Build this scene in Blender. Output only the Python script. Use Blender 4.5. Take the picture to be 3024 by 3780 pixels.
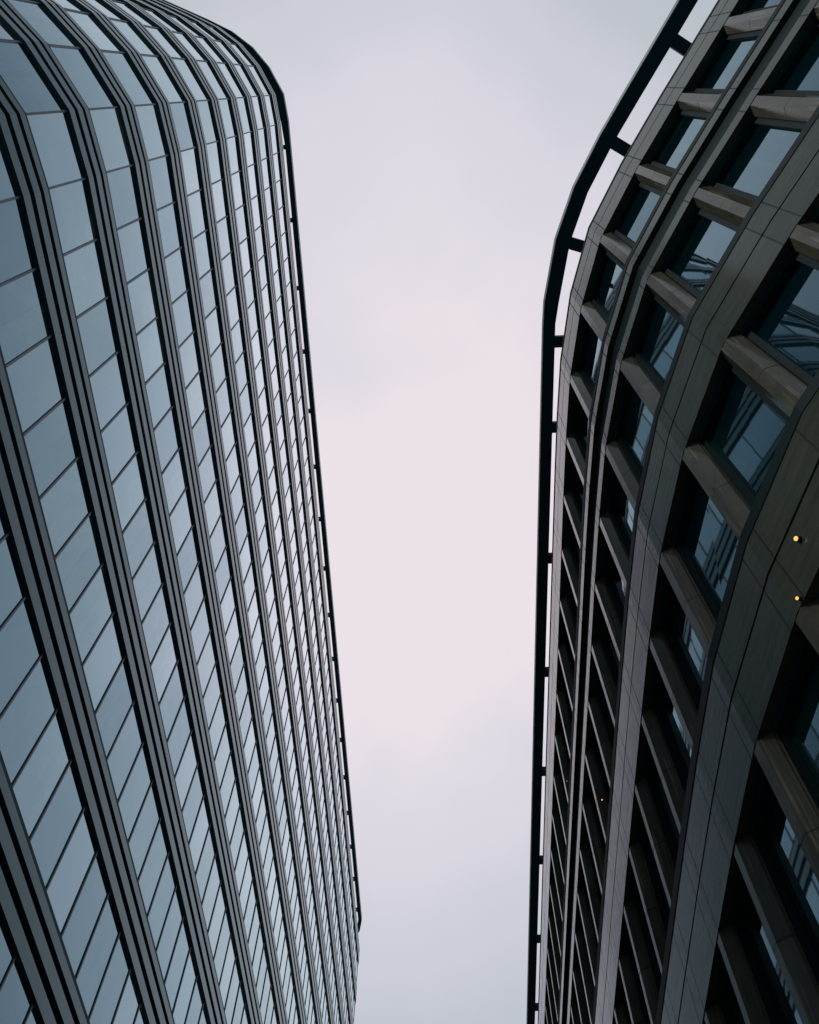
import bpy, bmesh, math, random
from mathutils import Vector, Matrix, Euler

# ---------------------------------------------------------------- camera, sky, sun, exposure
sc = bpy.context.scene
for o in list(bpy.data.objects):
    bpy.data.objects.remove(o)
CAM_H = 1.6
RR = ((0.99922529, 0.03712247, 0.01306687),      # camera right / up / forward in world axes
      (0.02730102, -0.89299213, 0.4492435),
      (-0.02834564, 0.44853872, 0.8933138))
FOC = 3144.92 / 3024.0                            # focal length in picture widths
cam_d = bpy.data.cameras.new('camera')
cam_d.sensor_fit = 'HORIZONTAL'
cam_d.sensor_width = 36.0
cam_d.lens = 36.0 * FOC
cam_d.clip_start = 0.05
cam_d.clip_end = 3000.0
cam = bpy.data.objects.new('camera', cam_d)
m = Matrix(((RR[0][0], RR[1][0], -RR[2][0], 0), (RR[0][1], RR[1][1], -RR[2][1], 0),
            (RR[0][2], RR[1][2], -RR[2][2], CAM_H), (0, 0, 0, 1)))
cam.matrix_world = m
sc.collection.objects.link(cam)
sc.camera = cam

SUN_EL, SUN_AZ = math.radians(31), math.radians(243)       # azimuth from +Y (up the street) towards +X
sun_dir = Vector((math.cos(SUN_EL) * math.sin(SUN_AZ), math.cos(SUN_EL) * math.cos(SUN_AZ), math.sin(SUN_EL)))

world = bpy.data.worlds.new('World')
sc.world = world
world.use_nodes = True
wt = world.node_tree
wt.nodes.clear()


def wn(t, **k):
    n = wt.nodes.new(t)
    for a, b in k.items():
        setattr(n, a, b)
    return n


w_out = wn('ShaderNodeOutputWorld')
w_bg = wn('ShaderNodeBackground')
w_bg.inputs['Strength'].default_value = 0.1
w_sky = wn('ShaderNodeTexSky', sky_type='NISHITA')
w_sky.sun_disc = False
w_sky.sun_elevation = SUN_EL
w_sky.sun_rotation = SUN_AZ
w_geo = wn('ShaderNodeTexCoord')
w_dot = wn('ShaderNodeVectorMath', operation='DOT_PRODUCT')
w_dot.inputs[1].default_value = Vector((-0.02, math.cos(math.radians(65)), math.sin(math.radians(65))))   # thinnest cloud
w_sq = wn('ShaderNodeVectorMath', operation='MULTIPLY')     # the thin strip of cloud lies along the street
w_sq.inputs[1].default_value = (1.55, 1.0, 1.0)
w_nm = wn('ShaderNodeVectorMath', operation='NORMALIZE')
wt.links.new(w_geo.outputs['Generated'], w_sq.inputs[0])
wt.links.new(w_sq.outputs[0], w_nm.inputs[0])
wt.links.new(w_nm.outputs[0], w_dot.inputs[0])
w_nz = wn('ShaderNodeTexNoise')
w_nz.inputs['Scale'].default_value = 2.2
w_nz.inputs['Detail'].default_value = 4.0
w_nz.inputs['Roughness'].default_value = 0.5
w_nz.inputs['Distortion'].default_value = 0.6
wt.links.new(w_geo.outputs['Generated'], w_nz.inputs['Vector'])
w_m1 = wn('ShaderNodeMath', operation='MULTIPLY_ADD')       # (noise-.5)*k + dot
w_m1.inputs[1].default_value = 0.18
wt.links.new(w_nz.outputs['Fac'], w_m1.inputs[0])
w_m0 = wn('ShaderNodeMath', operation='ADD')
w_m0.inputs[1].default_value = -0.088
wt.links.new(w_dot.outputs['Value'], w_m0.inputs[0])
wt.links.new(w_m0.outputs[0], w_m1.inputs[2])
w_rmp = wn('ShaderNodeValToRGB')                            # veil of cloud, brightest round the hidden sun
cr = w_rmp.color_ramp
cr.interpolation = 'EASE'
SKY = [(0.0, (0.06, 0.08, 0.10)), (0.45, (0.13, 0.165, 0.195)), (0.64, (0.29, 0.335, 0.385)), (0.77, (0.455, 0.495, 0.55)), (0.83, (0.525, 0.555, 0.605)), (0.88, (0.61, 0.62, 0.685)),
       (0.93, (0.72, 0.685, 0.755)), (0.985, (0.84, 0.76, 0.815))]
while len(cr.elements) < len(SKY):
    cr.elements.new(0.5)
for e, (pp, c) in zip(cr.elements, SKY):
    e.position = pp
    e.color = (*c, 1)
wt.links.new(w_m1.outputs[0], w_rmp.inputs['Fac'])
w_gain = wn('ShaderNodeMixRGB', blend_type='MULTIPLY')
w_gain.inputs['Fac'].default_value = 1.0
w_gain.inputs['Color2'].default_value = (10.6, 10.6, 10.6, 1)
wt.links.new(w_rmp.outputs['Color'], w_gain.inputs['Color1'])
w_mix = wn('ShaderNodeMixRGB')
w_mix.inputs['Fac'].default_value = 0.93                    # overcast: only a little of the blue shows through
wt.links.new(w_sky.outputs['Color'], w_mix.inputs['Color1'])
wt.links.new(w_gain.outputs['Color'], w_mix.inputs['Color2'])
wt.links.new(w_mix.outputs['Color'], w_bg.inputs['Color'])
wt.links.new(w_bg.outputs['Background'], w_out.inputs['Surface'])

sun_d = bpy.data.lights.new('sun', 'SUN')
sun_d.energy = 1.25
sun_d.angle = math.radians(12)
sun_d.color = (1.0, 0.97, 0.92)
sun = bpy.data.objects.new('sun', sun_d)
sun.rotation_euler = (-sun_dir).to_track_quat('-Z', 'Y').to_euler()
sun.location = (0, 0, 120)
sc.collection.objects.link(sun)

sc.view_settings.view_transform = 'Standard'
sc.view_settings.look = 'None'
sc.view_settings.exposure = 0.0
sc.view_settings.gamma = 1.0
sc.view_settings.use_curve_mapping = False
sc.cycles.use_denoising = True
sc.cycles.max_bounces = 6
sc.cycles.glossy_bounces = 5
sc.cycles.diffuse_bounces = 3

random.seed(7)
UA = 9.0            # metres per unit of the tower's drawing
UB = 2.79          # metres per unit of the stone building's drawing


# ---------------------------------------------------------------- materials
def new_mat(name):
    mt = bpy.data.materials.new(name)
    mt.use_nodes = True
    nt = mt.node_tree
    return mt, nt, nt.nodes['Principled BSDF']


def node(nt, t, ins=None, **k):
    n = nt.nodes.new(t)
    for a, b in k.items():
        setattr(n, a, b)
    for a, b in (ins or {}).items():
        n.inputs[a].default_value = b
    return n


def plain(name, col, rough=0.5, metal=0.0, var=0.12, scale=3.0, ior=1.5):
    mt, nt, b = new_mat(name)
    b.inputs['Roughness'].default_value = rough
    b.inputs['Metallic'].default_value = metal
    b.inputs['IOR'].default_value = ior
    tc = node(nt, 'ShaderNodeTexCoord')
    nz = node(nt, 'ShaderNodeTexNoise', {'Scale': scale, 'Detail': 5.0})
    nt.links.new(tc.outputs['Object'], nz.inputs['Vector'])
    mx = node(nt, 'ShaderNodeMixRGB', {'Color1': (*[c * (1 - var) for c in col], 1), 'Color2': (*[c * (1 + var) for c in col], 1)})
    nt.links.new(nz.outputs['Fac'], mx.inputs['Fac'])
    nt.links.new(mx.outputs['Color'], b.inputs['Base Color'])
    return mt


def mth(nt, op, a, b=None, c=None):
    n = nt.nodes.new('ShaderNodeMath')
    n.operation = op
    for i, v in enumerate((a, b, c)):
        if v is None:
            continue
        if isinstance(v, (int, float)):
            n.inputs[i].default_value = v
        else:
            nt.links.new(v, n.inputs[i])
    return n.outputs[0]


def joint_mask(nt, u, at, half):
    """1 where frac(u) is within half of one of the positions."""
    fr = mth(nt, 'FRACT', u)
    out = None
    for p in at:
        d = mth(nt, 'ABSOLUTE', mth(nt, 'SUBTRACT', fr, p))
        s = mth(nt, 'LESS_THAN', d, half)
        out = s if out is None else mth(nt, 'MAXIMUM', out, s)
    return out


def panel_metal(name, col, rough, spec_metal, at=(0.0, 0.14), half=0.004):
    """Satin metal cladding, one butt joint (and a narrow closing piece) per bay."""
    mt, nt, b = new_mat(name)
    uv = node(nt, 'ShaderNodeUVMap', uv_map='uv')
    sep = node(nt, 'ShaderNodeSeparateXYZ')
    nt.links.new(uv.outputs['UV'], sep.inputs[0])
    jm = joint_mask(nt, sep.outputs['X'], at, half)
    cell = mth(nt, 'FLOOR', sep.outputs['X'])
    wn_ = node(nt, 'ShaderNodeTexWhiteNoise', noise_dimensions='1D')
    nt.links.new(cell, wn_.inputs['W'])
    tc = node(nt, 'ShaderNodeTexCoord')
    mp = node(nt, 'ShaderNodeMapping')
    mp.inputs['Scale'].default_value = (1.2, 1.2, 0.35)
    nt.links.new(tc.outputs['Object'], mp.inputs['Vector'])
    nz = node(nt, 'ShaderNodeTexNoise', {'Scale': 1.6, 'Detail': 6.0})
    nt.links.new(mp.outputs['Vector'], nz.inputs['Vector'])
    k = mth(nt, 'ADD', mth(nt, 'MULTIPLY', wn_.outputs['Value'], 0.12), mth(nt, 'MULTIPLY', nz.outputs['Fac'], 0.22))
    k = mth(nt, 'ADD', k, 0.83)
    k = mth(nt, 'MULTIPLY', k, mth(nt, 'SUBTRACT', 1.0, mth(nt, 'MULTIPLY', jm, 0.75)))
    mx = node(nt, 'ShaderNodeMixRGB', {'Fac': 1.0, 'Color1': (*col, 1)}, blend_type='MULTIPLY')
    nt.links.new(k, mx.inputs['Color2'])
    nt.links.new(mx.outputs['Color'], b.inputs['Base Color'])
    b.inputs['Roughness'].default_value = rough
    b.inputs['Metallic'].default_value = spec_metal
    b.inputs['IOR'].default_value = 1.6
    b.inputs['Specular Tint'].default_value = (0.82, 0.97, 1.0, 1)
    return mt


def coated_glass(name, inner, tint, ior, gain, lift, warm=0.0):
    """Sun-control glazing: a dark room behind a coating that mirrors more the flatter you look at it."""
    mt, nt, b = new_mat(name)
    nt.nodes.remove(b)
    out = [n for n in nt.nodes if n.type == 'OUTPUT_MATERIAL'][0]
    tc = node(nt, 'ShaderNodeTexCoord')
    uv = node(nt, 'ShaderNodeUVMap', uv_map='uv')
    # slow bow of each pane
    nb = node(nt, 'ShaderNodeTexNoise', {'Scale': 0.55, 'Detail': 1.0})
    nt.links.new(tc.outputs['Object'], nb.inputs['Vector'])
    bp = node(nt, 'ShaderNodeBump', {'Strength': 0.035, 'Distance': 0.05})
    nt.links.new(nb.outputs['Fac'], bp.inputs['Height'])
    # every pane a little different (uv.z-like id is kept in the second uv map)
    uv2 = node(nt, 'ShaderNodeUVMap', uv_map='pane')
    wn_ = node(nt, 'ShaderNodeTexWhiteNoise', noise_dimensions='2D')
    nt.links.new(uv2.outputs['UV'], wn_.inputs['Vector'])
    fr = node(nt, 'ShaderNodeFresnel', {'IOR': ior})
    nt.links.new(bp.outputs['Normal'], fr.inputs['Normal'])
    fac = mth(nt, 'MULTIPLY_ADD', fr.outputs[0], gain, lift)
    fac = mth(nt, 'MULTIPLY_ADD', mth(nt, 'SUBTRACT', wn_.outputs['Value'], 0.5), 0.20, fac)
    cl = node(nt, 'ShaderNodeClamp')
    nt.links.new(fac, cl.inputs[0])
    # room behind: dark blue, some with a pale blind or painted-in ceiling light
    nz = node(nt, 'ShaderNodeTexNoise', {'Scale': 0.42, 'Detail': 2.0})
    nt.links.new(tc.outputs['Object'], nz.inputs['Vector'])
    bl = mth(nt, 'MULTIPLY', mth(nt, 'GREATER_THAN', wn_.outputs['Value'], 0.76), mth(nt, 'GREATER_THAN', nz.outputs['Fac'], 0.52))
    mx = node(nt, 'ShaderNodeMixRGB', {'Color1': (*inner, 1), 'Color2': (inner[0] * 2.0 + warm, inner[1] * 1.7 + warm * 0.8, inner[2] * 1.3 + warm * 0.5, 1)})
    nt.links.new(bl, mx.inputs['Fac'])
    df = node(nt, 'ShaderNodeBsdfDiffuse')
    nt.links.new(mx.outputs['Color'], df.inputs['Color'])
    gl = node(nt, 'ShaderNodeBsdfGlossy', {'Roughness': 0.02})
    tr = node(nt, 'ShaderNodeMixRGB', {'Color1': (*tint, 1), 'Color2': (0.89, 0.975, 1.0, 1)})
    nt.links.new(cl.outputs[0], tr.inputs['Fac'])
    nt.links.new(tr.outputs['Color'], gl.inputs['Color'])
    nt.links.new(bp.outputs['Normal'], gl.inputs['Normal'])
    ms = node(nt, 'ShaderNodeMixShader')
    nt.links.new(cl.outputs[0], ms.inputs[0])
    nt.links.new(df.outputs[0], ms.inputs[1])
    nt.links.new(gl.outputs[0], ms.inputs[2])
    nt.links.new(ms.outputs[0], out.inputs['Surface'])
    return mt


def polished_stone(name, col, axis_u=True, at=(0.12, 0.88), half=0.008, streak=0.0):
    """Dark polished granite slabs: cloudy grain, drifting veins, pale streaks, fine open joints."""
    mt, nt, b = new_mat(name)
    uv = node(nt, 'ShaderNodeUVMap', uv_map='uv')
    sep = node(nt, 'ShaderNodeSeparateXYZ')
    nt.links.new(uv.outputs['UV'], sep.inputs[0])
    jm = joint_mask(nt, sep.outputs['X'], at, half) if axis_u else joint_mask(nt, sep.outputs['Y'], at, half)
    tc = node(nt, 'ShaderNodeTexCoord')
    # cloudy grain
    n1 = node(nt, 'ShaderNodeTexNoise', {'Scale': 2.6, 'Detail': 8.0, 'Roughness': 0.62})
    nt.links.new(tc.outputs['Object'], n1.inputs['Vector'])
    # veins drawn out along the slab
    mp = node(nt, 'ShaderNodeMapping')
    mp.inputs['Scale'].default_value = (1.3, 5.0, 1.0) if axis_u else (4.0, 1.3, 1.0)
    nt.links.new(uv.outputs['UV'], mp.inputs['Vector'])
    n2 = node(nt, 'ShaderNodeTexNoise', {'Scale': 1.5, 'Detail': 6.0, 'Roughness': 0.6, 'Distortion': 0.9})
    nt.links.new(mp.outputs['Vector'], n2.inputs['Vector'])
    # slab-to-slab tone
    cell = mth(nt, 'FLOOR', mth(nt, 'ADD', sep.outputs['X'] if axis_u else sep.outputs['Y'], 0.12 if axis_u else 0.55))
    cv = node(nt, 'ShaderNodeCombineXYZ')
    nt.links.new(cell, cv.inputs[0])
    nt.links.new(mth(nt, 'FLOOR', sep.outputs['Y'] if axis_u else sep.outputs['X']), cv.inputs[1])
    wn_ = node(nt, 'ShaderNodeTexWhiteNoise', noise_dimensions='2D')
    nt.links.new(cv.outputs[0], wn_.inputs['Vector'])
    # speckle
    n3 = node(nt, 'ShaderNodeTexNoise', {'Scale': 55.0, 'Detail': 2.0})
    nt.links.new(tc.outputs['Object'], n3.inputs['Vector'])
    k = mth(nt, 'MULTIPLY', n1.outputs['Fac'], 0.75)
    k = mth(nt, 'MULTIPLY_ADD', n2.outputs['Fac'], 1.25, k)
    k = mth(nt, 'MULTIPLY_ADD', wn_.outputs['Value'], 0.30, k)
    k = mth(nt, 'MULTIPLY_ADD', n3.outputs['Fac'], 0.25, k)
    k = mth(nt, 'ADD', k, -0.27)
    if streak:
        mp2 = node(nt, 'ShaderNodeMapping')
        mp2.inputs['Scale'].default_value = (22.0, 0.9, 1.0)
        nt.links.new(uv.outputs['UV'], mp2.inputs['Vector'])
        n4 = node(nt, 'ShaderNodeTexNoise', {'Scale': 1.0, 'Detail': 4.0, 'Distortion': 0.4})
        nt.links.new(mp2.outputs['Vector'], n4.inputs['Vector'])
        n5 = node(nt, 'ShaderNodeTexNoise', {'Scale': 0.8, 'Detail': 2.0})
        nt.links.new(tc.outputs['Object'], n5.inputs['Vector'])
        rs = node(nt, 'ShaderNodeMapRange', {'From Min': 0.50, 'From Max': 0.64})
        nt.links.new(n4.outputs['Fac'], rs.inputs['Value'])
        rs2 = node(nt, 'ShaderNodeMapRange', {'From Min': 0.50, 'From Max': 0.60})
        nt.links.new(n5.outputs['Fac'], rs2.inputs['Value'])
        k = mth(nt, 'MULTIPLY_ADD', mth(nt, 'MULTIPLY', rs.outputs[0], rs2.outputs[0]), streak, k)
    k = mth(nt, 'MULTIPLY', k, mth(nt, 'SUBTRACT', 1.0, mth(nt, 'MULTIPLY', jm, 0.6)))
    mx = node(nt, 'ShaderNodeMixRGB', {'Fac': 1.0, 'Color1': (*col, 1)}, blend_type='MULTIPLY')
    nt.links.new(k, mx.inputs['Color2'])
    nt.links.new(mx.outputs['Color'], b.inputs['Base Color'])
    rg = mth(nt, 'MULTIPLY_ADD', n1.outputs['Fac'], 0.14, 0.05)
    rg = mth(nt, 'MULTIPLY_ADD', jm, 0.4, rg)
    nt.links.new(rg, b.inputs['Roughness'])
    b.inputs['IOR'].default_value = 1.25
    b.inputs['Specular Tint'].default_value = (0.50, 0.88, 1.0, 1)
    bp = node(nt, 'ShaderNodeBump', {'Strength': 0.16, 'Distance': 0.012})
    nt.links.new(n2.outputs['Fac'], bp.inputs['Height'])
    nt.links.new(bp.outputs['Normal'], b.inputs['Normal'])
    return mt


M = {}
M['strip'] = panel_metal('satin_grey_metal', (0.042, 0.112, 0.137), 0.13, 0.15)
M['dark'] = plain('dark_teal_metal', (0.002, 0.052, 0.066), 0.6, ior=1.3)
M['mullion'] = plain('grey_aluminium', (0.11, 0.15, 0.165), 0.4, 0.3)
M['glass'] = coated_glass('mirror_glass', (0.006, 0.034, 0.055), (0.46, 0.79, 0.98), 2.3, 2.55, -0.12, warm=0.25)
M['ring'] = plain('black_ring_metal', (0.002, 0.050, 0.075), 0.55, ior=1.3)
M['fascia'] = panel_metal('grey_fascia_metal', (0.30, 0.33, 0.34), 0.4, 0.2, at=(0.5,), half=0.006)
M['stone'] = polished_stone('polished_granite', (0.058, 0.069, 0.053))
M['column'] = polished_stone('polished_granite_column', (0.096, 0.094, 0.072), axis_u=False, at=(0.45,), half=0.005, streak=1.4)
M['soffit'] = plain('dark_soffit', (0.002, 0.075, 0.090), 0.7, ior=1.25)
M['coping'] = plain('dark_coping_metal', (0.003, 0.017, 0.021), 0.6, ior=1.25)
M['glass2'] = coated_glass('window_glass', (0.002, 0.016, 0.022), (0.52, 0.81, 0.95), 2.3, 0.95, 0.14, warm=0.0)
M['roof'] = plain('roof_gravel', (0.16, 0.16, 0.15), 0.9, scale=12)
M['wall'] = plain('rear_wall_panel', (0.10, 0.11, 0.11), 0.7)
M['asphalt'] = plain('asphalt', (0.05, 0.05, 0.052), 0.85, scale=18)
M['paving'] = plain('granite_paving', (0.17, 0.165, 0.155), 0.75, scale=9)
M['earth'] = plain('city_ground', (0.07, 0.07, 0.068), 0.9, scale=2)
M['line'] = plain('road_paint', (0.7, 0.7, 0.66), 0.7, scale=6)
M['rim'] = plain('reflection_rim_metal', (0.03, 0.03, 0.03), 0.5, 0.5)  # rim added behind each reflection bead
mt, nt, b = new_mat('reflected_light_glow')  # glow that stands for lights mirrored in the granite
b.inputs['Base Color'].default_value = (1, 0.6, 0.25, 1)
b.inputs['Emission Color'].default_value = (1.0, 0.40, 0.09, 1)
b.inputs['Emission Strength'].default_value = 1.7
M['glow'] = mt


# ---------------------------------------------------------------- builders
def link(o, parent=None):
    sc.collection.objects.link(o)
    if parent:
        o.parent = parent
    return o


class MB:
    """Collects polygons (with two uv maps) and links them as one mesh object."""

    def __init__(self):
        self.v, self.f, self.uv, self.pid = [], [], [], []

    def poly(self, pts, uv=None, pid=(0.0, 0.0)):
        i = len(self.v)
        self.v += [tuple(p) for p in pts]
        self.f.append(tuple(range(i, i + len(pts))))
        self.uv.append(uv or [(0.3, 0.3)] * len(pts))
        self.pid.append(pid)

    def box8(self, a, b, uvs=None):
        """a: four lower points, b: four upper points, both counter-clockwise seen from above."""
        n = len(a)
        self.poly(list(reversed(a)))
        self.poly(list(b))
        for i in range(n):
            j = (i + 1) % n
            u = None
            if uvs:
                u = [(uvs[i], 0), (uvs[i + 1], 0), (uvs[i + 1], 1), (uvs[i], 1)]
            self.poly([a[i], a[j], b[j], b[i]], u)

    def build(self, name, mat, parent=None, recalc=True):
        me = bpy.data.meshes.new(name)
        me.from_pydata(self.v, [], self.f)
        u1 = me.uv_layers.new(name='uv')
        u2 = me.uv_layers.new(name='pane')
        k = 0
        for uv, pid in zip(self.uv, self.pid):
            for c in uv:
                u1.data[k].uv = c
                u2.data[k].uv = pid
                k += 1
        if recalc:
            bm = bmesh.new()
            bm.from_mesh(me)
            bmesh.ops.remove_doubles(bm, verts=bm.verts, dist=1e-5)
            bmesh.ops.recalc_face_normals(bm, faces=bm.faces)
            bm.to_mesh(me)
            bm.free()
        me.materials.append(mat)
        return link(bpy.data.objects.new(name, me), parent)


def mitres(path, side):
    """Outward mitre vector (per unit offset) at every vertex of a plan line."""
    out = []
    n = len(path)

    def nrm(a, b):
        d = (Vector(b) - Vector(a)).normalized()
        return Vector((-d.y, d.x)) * side
    for i in range(n):
        ns = []
        if i > 0:
            ns.append(nrm(path[i - 1], path[i]))
        if i < n - 1:
            ns.append(nrm(path[i], path[i + 1]))
        if len(ns) == 1:
            out.append(ns[0])
        else:
            s = ns[0] + ns[1]
            out.append(s / (1 + ns[0].dot(ns[1])))
    return out


def sweep(mb, path, mit, prof, us=None):
    """prof: closed list of (offset, z) swept along the plan path."""
    pf = prof if callable(prof) else (lambda i: prof)
    n, k = len(path), len(pf(0))
    P = [[(path[i][0] + mit[i].x * o, path[i][1] + mit[i].y * o, z) for (o, z) in pf(i)] for i in range(n)]
    prof = pf(0)
    zs = [z for _, z in prof]
    z0, z1 = min(zs), max(zs)
    for i in range(n - 1):
        u0, u1 = (us[i], us[i + 1]) if us else (i, i + 1)
        for j in range(k):
            q = (j + 1) % k
            va, vb = (prof[j][1] - z0) / (z1 - z0), (prof[q][1] - z0) / (z1 - z0)
            mb.poly([P[i][j], P[i + 1][j], P[i + 1][q], P[i][q]], [(u0, va), (u1, va), (u1, vb), (u0, vb)])
    mb.poly(P[0])
    mb.poly(P[-1])


def rect(o0, o1, z0, z1):
    return [(o0, z0), (o1, z0), (o1, z1), (o0, z1)]


def project(p):
    d = (p[0], p[1], p[2] - CAM_H)
    c = [sum(RR[r][i] * d[i] for i in range(3)) for r in range(3)]
    if c[2] < 0.05:
        return None
    return (0.5 + FOC * c[0] / c[2], 0.5 * 1.25 - FOC * c[1] / c[2])      # picture widths; height is 1.25


def clip_area(pts):
    """Picture area of a polygon clipped to the frame."""
    q = [project(p) for p in pts]
    if any(x is None for x in q):
        return 0.0
    for ax, lim, sg in ((0, 0.0, 1), (0, 1.0, -1), (1, 0.0, 1), (1, 1.25, -1)):
        r = []
        for i in range(len(q)):
            a, b = q[i], q[(i + 1) % len(q)]
            ia, ib = sg * (a[ax] - lim) >= 0, sg * (b[ax] - lim) >= 0
            if ia:
                r.append(a)
            if ia != ib:
                t = (lim - a[ax]) / (b[ax] - a[ax])
                r.append((a[0] + t * (b[0] - a[0]), a[1] + t * (b[1] - a[1])))
        q = r
        if len(q) < 3:
            return 0.0
    return abs(sum(q[i][0] * q[(i + 1) % len(q)][1] - q[(i + 1) % len(q)][0] * q[i][1] for i in range(len(q)))) / 2


def thing(name, label, cat, loc=(0, 0, 0)):
    o = bpy.data.objects.new(name, None)
    o.empty_display_size = 1.0
    link(o)
    o['label'] = label
    o['category'] = cat
    return o


def structure(o):
    o['kind'] = 'structure'
    return o


# ---------------------------------------------------------------- ground, road, pavements
g = MB()
g.poly([(-900, -900, -0.12), (900, -900, -0.12), (900, 900, -0.12), (-900, 900, -0.12)])
structure(g.build('ground', M['earth'], recalc=False))
g = MB()
g.poly([(-5.2, -160, -0.116), (0.6, -160, -0.116), (0.6, 220, -0.116), (-5.2, 220, -0.116)])
structure(g.build('road', M['asphalt'], recalc=False))
for x0, x1 in ((-40.0, -5.2), (0.6, 40.0)):
    g = MB()
    g.box8([(x0, -160, -0.12), (x1, -160, -0.12), (x1, 220, -0.12), (x0, 220, -0.12)],
           [(x0, -160, 0), (x1, -160, 0), (x1, 220, 0), (x0, 220, 0)])
    structure(g.build('pavement', M['paving']))
g = MB()
for k in range(-20, 36):
    y = k * 6.0
    g.poly([(-2.36, y, -0.112), (-2.24, y, -0.112), (-2.24, y + 3, -0.112), (-2.36, y + 3, -0.112)])
structure(g.build('road_marking', M['line'], recalc=False))

# ---------------------------------------------------------------- the glass tower (left)
tower = thing('glass_tower', 'tall office tower with mirror glass and grey triple-striped bands, rounded corner, on the left', 'office tower')
BAY, FL = 0.1755, 0.46458
H0 = 6.4183
TP = []
yy = 0.214 + BAY * 50                             # far corner of the street front
d = Vector((-0.03, 1.0))
far = [(-1.0, yy)]
for a in (11, 26, 41, 56, 70, 82, 90, 90, 90, 90):
    a = math.radians(a)
    x, y = far[-1]
    far.append((x - math.sin(a) * BAY, y + math.cos(a) * BAY))
TP += list(reversed(far))
TP += [(-1.0, 0.214 + BAY * k) for k in range(49, -1, -1)]
TP += [(-1.018, 0.030), (-1.106, -0.150), (-1.212, -0.282), (-1.350, -0.388), (-1.507, -0.466)]
for k in range(12):
    x, y = TP[-1]
    TP.append((x - 0.1603, y - 0.0715))
TP = [(x * UA, y * UA) for x, y in TP]
TM = mitres(TP, 1)
zt = lambda h: h * UA + CAM_H
A = lambda v: v * UA
GL = 0.0110                                       # the glass stands this far behind the bands
NF = 14

bands = []
for k in range(NF):
    z = zt(H0 - k * FL)
    mb = MB()                                     # dark carcass of the band: soffit, back and top lip
    sweep(mb, TP, TM, [(A(-GL - 0.03), z + 0.004), (A(-0.0012), z + 0.004), (A(-0.0012), z + 0.016), (A(-0.014), z + 0.016), (A(-0.014), z + A(0.158)),
                       (A(-0.0035), z + A(0.158)), (A(-0.0035), z + A(0.173)), (A(-GL - 0.03), z + A(0.173))])
    bd = mb.build('spandrel_band', M['dark'], tower)
    for s0, s1 in ((0.0, 0.0395), (0.0665, 0.1045), (0.1265, 0.1555)):
        mb = MB()
        sweep(mb, TP, TM, rect(A(-0.0130), 0.0, z + A(s0), z + A(s1)))
        mb.build('metal_strip', M['strip'], bd)

# panes and mullions, one window per bay and floor
wins = []
for k in range(1, NF + 1):
    zb = zt(H0 - k * FL) + A(0.172)
    ztop = zt(H0 - (k - 1) * FL) + 0.006
    zb = max(zb, 0.1)
    for i in range(len(TP) - 1):
        o = A(-GL)
        a = (TP[i][0] + TM[i].x * o, TP[i][1] + TM[i].y * o)
        b_ = (TP[i + 1][0] + TM[i + 1].x * o, TP[i + 1][1] + TM[i + 1].y * o)
        ar = clip_area([(*a, zb), (*b_, zb), (*b_, ztop), (*a, ztop)])
        wins.append((ar, k, i, a, b_, zb, ztop))
wins.sort(key=lambda w: -w[0])


def pane(mb, w):
    ar, k, i, a, b_, zb, ztop = w
    t = [random.uniform(-0.0025, 0.0025) for _ in range(3)]
    nx, ny = TM[i].x, TM[i].y
    pts = [(a[0] + nx * t[0], a[1] + ny * t[0], zb), (b_[0] + nx * t[1], b_[1] + ny * t[1], zb),
           (b_[0] + nx * t[2], b_[1] + ny * t[2], ztop), (a[0] + nx * (t[2] + t[0] - t[1]), a[1] + ny * (t[2] + t[0] - t[1]), ztop)]
    back = [(p[0] - nx * 0.03, p[1] - ny * 0.03, p[2]) for p in pts]
    pid = (k * 0.37 + 0.11, i * 0.53 + 0.07)
    uv = [(0, 0), (1, 0), (1, 1), (0, 1)]
    mb.poly(pts[::-1], uv[::-1], pid)
    mb.poly([pts[0], pts[1], back[1], back[0]], None, pid)


def mull(mb, w):
    ar, k, i, a, b_, zb, ztop = w
    t = (Vector(b_) - Vector(a)).normalized()
    n = TM[i].normalized()
    tt = Vector((-n.y, n.x))
    if tt.dot(t) < 0:
        tt = -tt
    c = Vector(a)
    h, p = 0.028, 0.030
    pr = [c - tt * h - n * 0.012, c + tt * h - n * 0.012, c + tt * h + n * p, c - tt * h + n * p]
    mb.box8([(q.x, q.y, zb) for q in pr], [(q.x, q.y, ztop) for q in pr])


for w in wins[:100]:
    mb = MB()
    pane(mb, w)
    wo = mb.build('window', M['glass'], tower, recalc=False)
    mb = MB()
    mull(mb, w)
    mb.build('mullion', M['mullion'], wo)
mb, mc = MB(), MB()
for w in wins[100:]:
    pane(mb, w)
    mull(mc, w)
wo = mb.build('window', M['glass'], tower, recalc=False)
wo['kind'] = 'stuff'
mo = mc.build('mullion', M['mullion'], wo)
mo['kind'] = 'stuff'

# rear walls, roof
mb = MB()
xb, y0, y1 = -5.6 * UA, TP[-1][1], TP[0][1]
ins = [(TP[i][0] + TM[i].x * A(-0.05), TP[i][1] + TM[i].y * A(-0.05)) for i in range(len(TP))]
loop = ins + [(xb, ins[-1][1] - 6.0), (xb, ins[0][1])]
ztr = zt(H0) + A(0.150)
for i in range(len(loop)):
    p, q = loop[i], loop[(i + 1) % len(loop)]
    mb.poly([(*p, 0), (*q, 0), (*q, ztr), (*p, ztr)])
mb.build('wall', M['wall'], tower)
mb = MB()
mb.poly([(*p, ztr) for p in loop])
mb.build('roof', M['roof'], tower, recalc=False)

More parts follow.
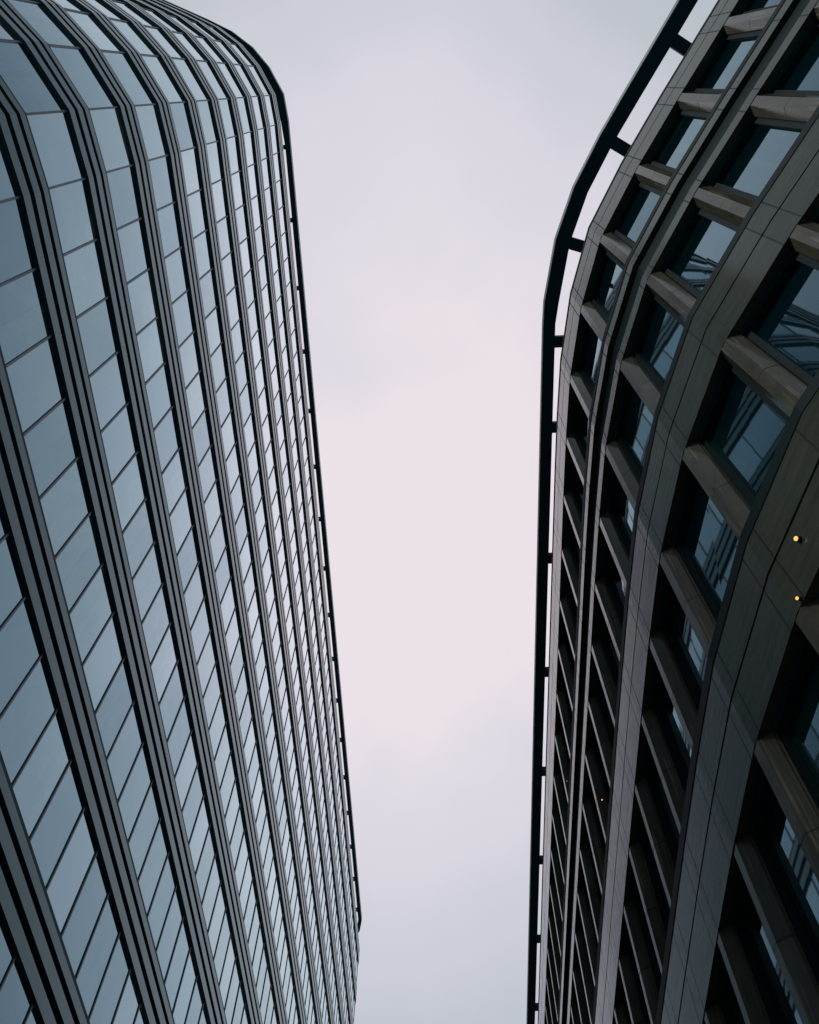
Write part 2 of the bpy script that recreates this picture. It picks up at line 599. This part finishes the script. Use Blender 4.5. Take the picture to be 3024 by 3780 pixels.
# the ring that floats round the roof edge, on brackets
RZ = zt(6.95)
mb = MB()
RO0, RO1 = -0.0420, -0.0040
rp, rm = TP[4:], TM[4:]
bend = len(rp) - 18                               # the ring is broader round the bend
sweep(mb, rp, rm, lambda i: rect(A(RO0 if i < bend else (-0.056 if i == bend else -0.075)), A(RO1), RZ, RZ + 0.45))
ring = mb.build('roof_ring', M['ring'], tower)
mb = MB()
sweep(mb, rp, rm, rect(A(RO1), A(RO1) + 0.02, RZ - 0.003, RZ + 0.50))
mb.build('fascia', M['fascia'], ring)
for i in list(range(11, 61, 3)) + [62, 65, 68]:
    n = TM[i]
    t = Vector((-n.y, n.x)).normalized()
    c = Vector(TP[i])
    mb = MB()
    h = 0.14
    q = [c - t * h + n * A(-0.15), c + t * h + n * A(-0.15), c + t * h + n * A(RO0 + 0.002), c - t * h + n * A(RO0 + 0.002)]
    mb.box8([(p.x, p.y, RZ + 0.02) for p in q], [(p.x, p.y, RZ + 0.36) for p in q])
    c2 = c + n * A(-0.13)
    q = [c2 - t * 0.1 - n * 0.1, c2 + t * 0.1 - n * 0.1, c2 + t * 0.1 + n * 0.1, c2 - t * 0.1 + n * 0.1]
    mb.box8([(p.x, p.y, ztr - 0.05) for p in q], [(p.x, p.y, RZ + 0.019) for p in q])
    mb.build('bracket', M['ring'], ring)

# ---------------------------------------------------------------- the stone building (right)
stone = thing('stone_building', 'lower dark granite building with deep window bays and octagonal piers, on the right', 'office building')
SP = [(1.0 + 0.01134 * (2.0 + 0.482 * k), 2.0 + 0.482 * k) for k in range(32, 1, -1)]
SP += [(1.032, 2.482), (1.040, 2.000), (1.093, 1.480), (1.205, 0.999), (1.415, 0.560), (1.653, 0.136), (1.897, -0.277)]
NSTR = 32
for k in range(9):
    x, y = SP[-1]
    SP.append((x + 0.2445, y - 0.4130))
BX = lambda p: (p[0] * UB, p[1] * UB)
SPM = [BX(p) for p in SP]
SM = mitres(SPM, -1)
SU = [float(i) for i in range(len(SPM))]
zs = lambda h: h * UB + CAM_H
Bq = lambda v: v * UB
LEV = [(6.573, 6.130), (5.235, 4.760), (3.888, 3.448), (2.630, 2.187), (1.42, 1.00)]     # top and bottom of each stone band
GROUND = -CAM_H / UB
REC = 0.085                                       # how deep the glass sits
SPACING = [0.492, 0.482, 0.474, 0.470, 0.470]
iref = SP.index((1.040, 2.000))

for li, (hl, hb) in enumerate(LEV):
    zl, zb = zs(hl), zs(hb)
    mid = hb + (hl - hb) * 0.535
    core = MB()                                   # concealed carcass behind the slabs, its underside is the soffit
    sweep(core, SPM, SM, [(Bq(-REC - 0.03), zb + 0.012), (Bq(-0.004), zb + 0.012), (Bq(-0.004), zb + 0.03), (Bq(-0.035), zb + 0.03),
                          (Bq(-0.035), zl - 0.01), (Bq(-REC - 0.03), zl - 0.01)], SU)
    if li == 1:
        band = MB()
        zz = [(zb, zb + Bq(0.105)), (zl - Bq(0.115), zl)]
        for a, c in zz:
            sweep(band, SPM, SM, rect(Bq(-0.034), 0.0, a, c), SU)
        bo = band.build('stone_band', M['stone'], stone)
        lv = MB()                                 # louvre channel between the two courses
        sweep(lv, SPM, SM, [(Bq(-0.034), zz[0][1]), (Bq(-0.012), zz[0][1]), (Bq(-0.030), zz[0][1] + Bq(0.10)), (Bq(-0.030), zz[1][0] - 0.004), (Bq(-0.034), zz[1][0] - 0.004)], SU)
        lv.build('louvre_channel', M['coping'], bo)
    else:
        band = MB()
        gp = Bq(0.0065)
        zm = zs(mid)
        sweep(band, SPM, SM, rect(Bq(-0.034), 0.0, zb, zm - gp), SU)
        sweep(band, SPM, SM, rect(Bq(-0.034), 0.0, zm + gp, zl), SU)
        bo = band.build('stone_band', M['stone'], stone)
    core.build('soffit', M['soffit'], bo)
    cp = MB()                                     # dark metal coping along the top of the band
    ch = 0.035 if li == 0 else 0.062
    sweep(cp, SPM, SM, rect(Bq(-0.10), Bq(0.003), zl + 0.004, zl + Bq(ch)), SU)
    cp.build('coping', M['coping'], bo)


def col_axis(li, k):
    """Point on the face and its frame for bay line k (0 at the start of the straight front, + away, - round the bend)."""
    if k >= 0:
        y = 2.0 + SPACING[li] * k
        if k == 0:
            p = Vector(SPM[iref])
            n = SM[iref].normalized()
        else:
            x = 1.0 + 0.01134 * y if y > 2.9 else 1.033
            p = Vector((x * UB, y * UB))
            n = Vector((-1.0, 0.0113)).normalized()
    else:
        i = iref - k
        p = Vector(SPM[i])
        n = SM[i].normalized()
    t = Vector((n.y, -n.x))
    return p, n, t


NK = 29
pieces, frames = [], []
for li in range(5):
    ztop = zs(LEV[li][1]) + 0.011
    zbot = zs(LEV[li + 1][0]) + Bq(0.05) if li < 4 else 0.0
    for k in range(-12, NK):
        p, n, t = col_axis(li, k)
        prof = [(-0.058, -REC), (-0.058, -0.046), (-0.025, -0.003), (0.025, -0.003), (0.058, -0.046), (0.058, -REC)]
        pts = [p + t * Bq(a) + n * Bq(o) for a, o in prof]
        area = clip_area([(pts[0].x, pts[0].y, zbot), (pts[2].x, pts[2].y, zbot), (pts[3].x, pts[3].y, zbot), (pts[3].x, pts[3].y, ztop), (pts[2].x, pts[2].y, ztop), (pts[0].x, pts[0].y, ztop)])
        pieces.append((area, 'column', pts, zbot, ztop, li, k))
        if k < NK - 1:
            p2, n2, t2 = col_axis(li, k + 1)
            a = p + t * Bq(-0.0) - n * Bq(REC - 0.004) 
            c = p2 - n2 * Bq(REC - 0.004)
            area = clip_area([(a.x, a.y, zbot), (c.x, c.y, zbot), (c.x, c.y, ztop), (a.x, a.y, ztop)])
            pieces.append((area, 'window', [a, c], zbot, ztop, li, k))


def make_column(mb, pc):
    _, _, pts, zb, zt_, li, k = pc
    off = (li * 7 + k * 3) % 5 + 0.0
    us = [off + x for x in (0.0, 0.30, 0.50, 0.62, 0.82, 1.1, 1.2)]
    a = [(q.x, q.y, zb) for q in pts]
    b_ = [(q.x, q.y, zt_) for q in pts]
    mb.box8(a, b_, us)


def make_window(mg, mf, pc):
    _, _, (a, c), zb, zt_, li, k = pc
    t = (c - a)
    L = t.length
    t = t / L
    n = Vector((t.y, -t.x))
    if n.dot(Vector((-1, -0.4))) < 0:
        n = -n
    e = 0.02
    pid = (li * 0.71 + 0.2, k * 0.43 + 0.1)
    tl = [random.uniform(-0.002, 0.002) for _ in range(3)]
    A_, C_ = a + t * e, c - t * e
    P = [(A_.x + n.x * tl[0], A_.y + n.y * tl[0], zb), (C_.x + n.x * tl[1], C_.y + n.y * tl[1], zb), (C_.x + n.x * tl[2], C_.y + n.y * tl[2], zt_), (A_.x, A_.y, zt_)]
    bk = [(q[0] - n.x * 0.03, q[1] - n.y * 0.03, q[2]) for q in P]
    mg.poly(P[::-1], [(0, 1), (1, 1), (1, 0), (0, 0)], pid)
    mg.poly([P[3], P[2], bk[2], bk[3]], None, pid)
    for s, w in ((Bq(0.058), 0.075), (L - Bq(0.058) - 0.075, 0.075)):
        q = [a + t * s + n * 0.004, a + t * (s + w) + n * 0.004, a + t * (s + w) + n * 0.06, a + t * s + n * 0.06]
        mf.box8([(r.x, r.y, zb) for r in q], [(r.x, r.y, zt_ - 0.005) for r in q])
    q = [a + n * 0.005, c + n * 0.005, c + n * 0.055, a + n * 0.055]
    mf.box8([(r.x, r.y, zt_ - 0.075) for r in q], [(r.x, r.y, zt_ - 0.004) for r in q])


for kind, mat in (('column', M['column']), ('window', M['glass2'])):
    lst = sorted([p for p in pieces if p[1] == kind], key=lambda p: -p[0])
    rest, rf = MB(), MB()
    for j, pc in enumerate(lst):
        single = j < 100
        mb, mf = (MB(), MB()) if single else (rest, rf)
        if kind == 'column':
            make_column(mb, pc)
            if single:
                mb.build('column', mat, stone)
        else:
            make_window(mb, mf, pc)
            if single:
                wo = mb.build('window', mat, stone, recalc=False)
                mf.build('window_frame', M['coping'], wo)
    ro = rest.build(kind, mat, stone, recalc=(kind == 'column'))
    ro['kind'] = 'stuff'
    if kind == 'window':
        fo = rf.build('window_frame', M['coping'], ro)
        fo['kind'] = 'stuff'

mb = MB()
ins = [(SPM[i][0] + SM[i].x * Bq(-0.23), SPM[i][1] + SM[i].y * Bq(-0.23)) for i in range(len(SPM))]
loop = ins + [(ins[-1][0] + 22, ins[-1][1] - 4), (ins[-1][0] + 22, ins[0][1])]
ztr = zs(LEV[0][0]) - 0.05
for i in range(len(loop)):
    p, q = loop[i], loop[(i + 1) % len(loop)]
    mb.poly([(*p, 0), (*q, 0), (*q, ztr), (*p, ztr)])
mb.build('wall', M['wall'], stone)
mb = MB()
mb.poly([(*p, ztr) for p in loop])
mb.build('roof', M['roof'], stone, recalc=False)

# roof ring of the stone building
RQ = [(0.918 + 0.0105 * (y - 1.75), y) for y in [1.75 + 0.64 * k for k in range(24, -1, -1)]]
RQ += [(0.922, 1.58), (0.992, 1.103), (1.112, 0.730), (1.286, 0.380), (1.442, 0.111), (1.657, -0.253), (1.872, -0.620), (2.087, -0.985), (2.30, -1.35), (2.73, -2.08), (3.16, -2.81), (3.6, -3.55)]
RK = 7.70 / 6.75                                   # the ring stands well above the parapet, set back over it
RQM = [BX((p[0] * RK, p[1] * RK)) for p in RQ]
RM = mitres(RQM, -1)
RZ2 = zs(7.70)
mb = MB()
sweep(mb, RQM, RM, lambda i: rect(Bq(-0.105 if i < 25 else -0.122), 0.0, RZ2, RZ2 + 0.20))
ring2 = mb.build('roof_ring', M['ring'], stone)
mb = MB()
sweep(mb, RQM, RM, rect(0.0, 0.018, RZ2 - 0.003, RZ2 + 0.235))
mb.build('fascia', M['fascia'], ring2)
ARMS = [(1.757, -0.200), (1.394, 0.441), (1.104, 1.134), (1.029, 1.900), (1.032, 2.637), (1.033, 3.914), (1.050, 5.200),
        (1.064, 6.490), (1.084, 7.800), (1.085, 9.120), (1.10, 10.4), (1.115, 11.7), (1.13, 13.0), (2.13, -0.835), (2.50, -1.47), (2.88, -2.11)]
for ax, ay in ARMS:
    c = Vector(BX((ax * RK, ay * RK)))
    best = min(range(len(RQM) - 1), key=lambda i: ((Vector(RQM[i]) + Vector(RQM[i + 1])) / 2 - c).length)
    t = (Vector(RQM[best + 1]) - Vector(RQM[best])).normalized()
    n = Vector((t.y, -t.x))
    if n.x > 0:
        n = -n
    # foot of the arm on the ring's inner edge
    s = (c - Vector(RQM[best])).dot(t)
    foot = Vector(RQM[best]) + t * s - n * Bq(0.100)
    mb = MB()
    h = Bq(0.05)
    q = [foot - t * h, foot + t * h, foot + t * h - n * Bq(0.30), foot - t * h - n * Bq(0.30)]
    mb.box8([(p.x, p.y, RZ2 + 0.012) for p in q], [(p.x, p.y, RZ2 + 0.17) for p in q])
    f2 = foot - n * Bq(0.24)
    q = [f2 - t * 0.07 + n * 0.07, f2 + t * 0.07 + n * 0.07, f2 + t * 0.07 - n * 0.07, f2 - t * 0.07 - n * 0.07]
    mb.box8([(p.x, p.y, ztr - 0.02) for p in q], [(p.x, p.y, RZ2 + 0.011) for p in q])
    mb.build('bracket', M['ring'], ring2)

# ---------------------------------------------------------------- lights reflected in the granite, added as small glowing beads
REFLECTIONS = [((1.1340, 1.3050, 2.3360), 0.021, 'larger amber glowing bead added as a reflection in the wide lower granite band, the upper of that pair'),
         ((1.1050, 1.4340, 2.1970), 0.015, 'smaller amber glowing bead added as a reflection in the wide lower granite band, near its bottom edge'),
         ((1.0440, 4.1629, 4.0845), 0.013, 'tiny amber bead added as a reflection in a pier of the second row under the split granite band'),
         ((1.0570, 5.2268, 5.3437), 0.008, 'faintest tiny amber bead added as a reflection in a pier of the top row of windows')]
for (x, y, h), r, lab in REFLECTIONS:
    p = Vector((x * UB, y * UB))
    best = min(range(len(SPM) - 1), key=lambda i: ((Vector(SPM[i]) + Vector(SPM[i + 1])) / 2 - p).length)
    t = (Vector(SPM[best + 1]) - Vector(SPM[best])).normalized()
    n = Vector((t.y, -t.x))
    if n.x > 0:
        n = -n
    s = (p - Vector(SPM[best])).dot(t)
    base = Vector(SPM[best]) + t * s
    z = zs(h)
    lo = thing('reflected_light', lab, 'lamp')
    lo.location = (base.x, base.y, z)
    lo['group'] = 'small amber reflections in the granite front, added as glowing beads'
    rot = Vector((n.x, n.y, 0)).to_track_quat('Z', 'Y').to_matrix()
    me = bpy.data.meshes.new('reflection_rim')  # made-up rim that carries the bead
    bm = bmesh.new()
    bmesh.ops.create_cone(bm, cap_ends=True, segments=20, radius1=r * 1.35, radius2=r * 1.1, depth=0.03)
    bmesh.ops.translate(bm, verts=bm.verts, vec=(0, 0, 0.017))
    bmesh.ops.transform(bm, matrix=rot.to_4x4(), verts=bm.verts)
    bm.to_mesh(me)
    bm.free()
    me.materials.append(M['rim'])
    link(bpy.data.objects.new('reflection_rim', me), lo)
    me = bpy.data.meshes.new('reflection_bead')  # glowing bead in place of the mirrored light
    bm = bmesh.new()
    bmesh.ops.create_uvsphere(bm, u_segments=16, v_segments=10, radius=r)
    bmesh.ops.scale(bm, vec=(1, 1, 0.8), verts=bm.verts)
    bmesh.ops.translate(bm, verts=bm.verts, vec=(0, 0, 0.035 + r * 0.3))
    bmesh.ops.transform(bm, matrix=rot.to_4x4(), verts=bm.verts)
    for f in bm.faces:
        f.smooth = True
    bm.to_mesh(me)
    bm.free()
    me.materials.append(M['glow'])
    link(bpy.data.objects.new('reflection_bead', me), lo)
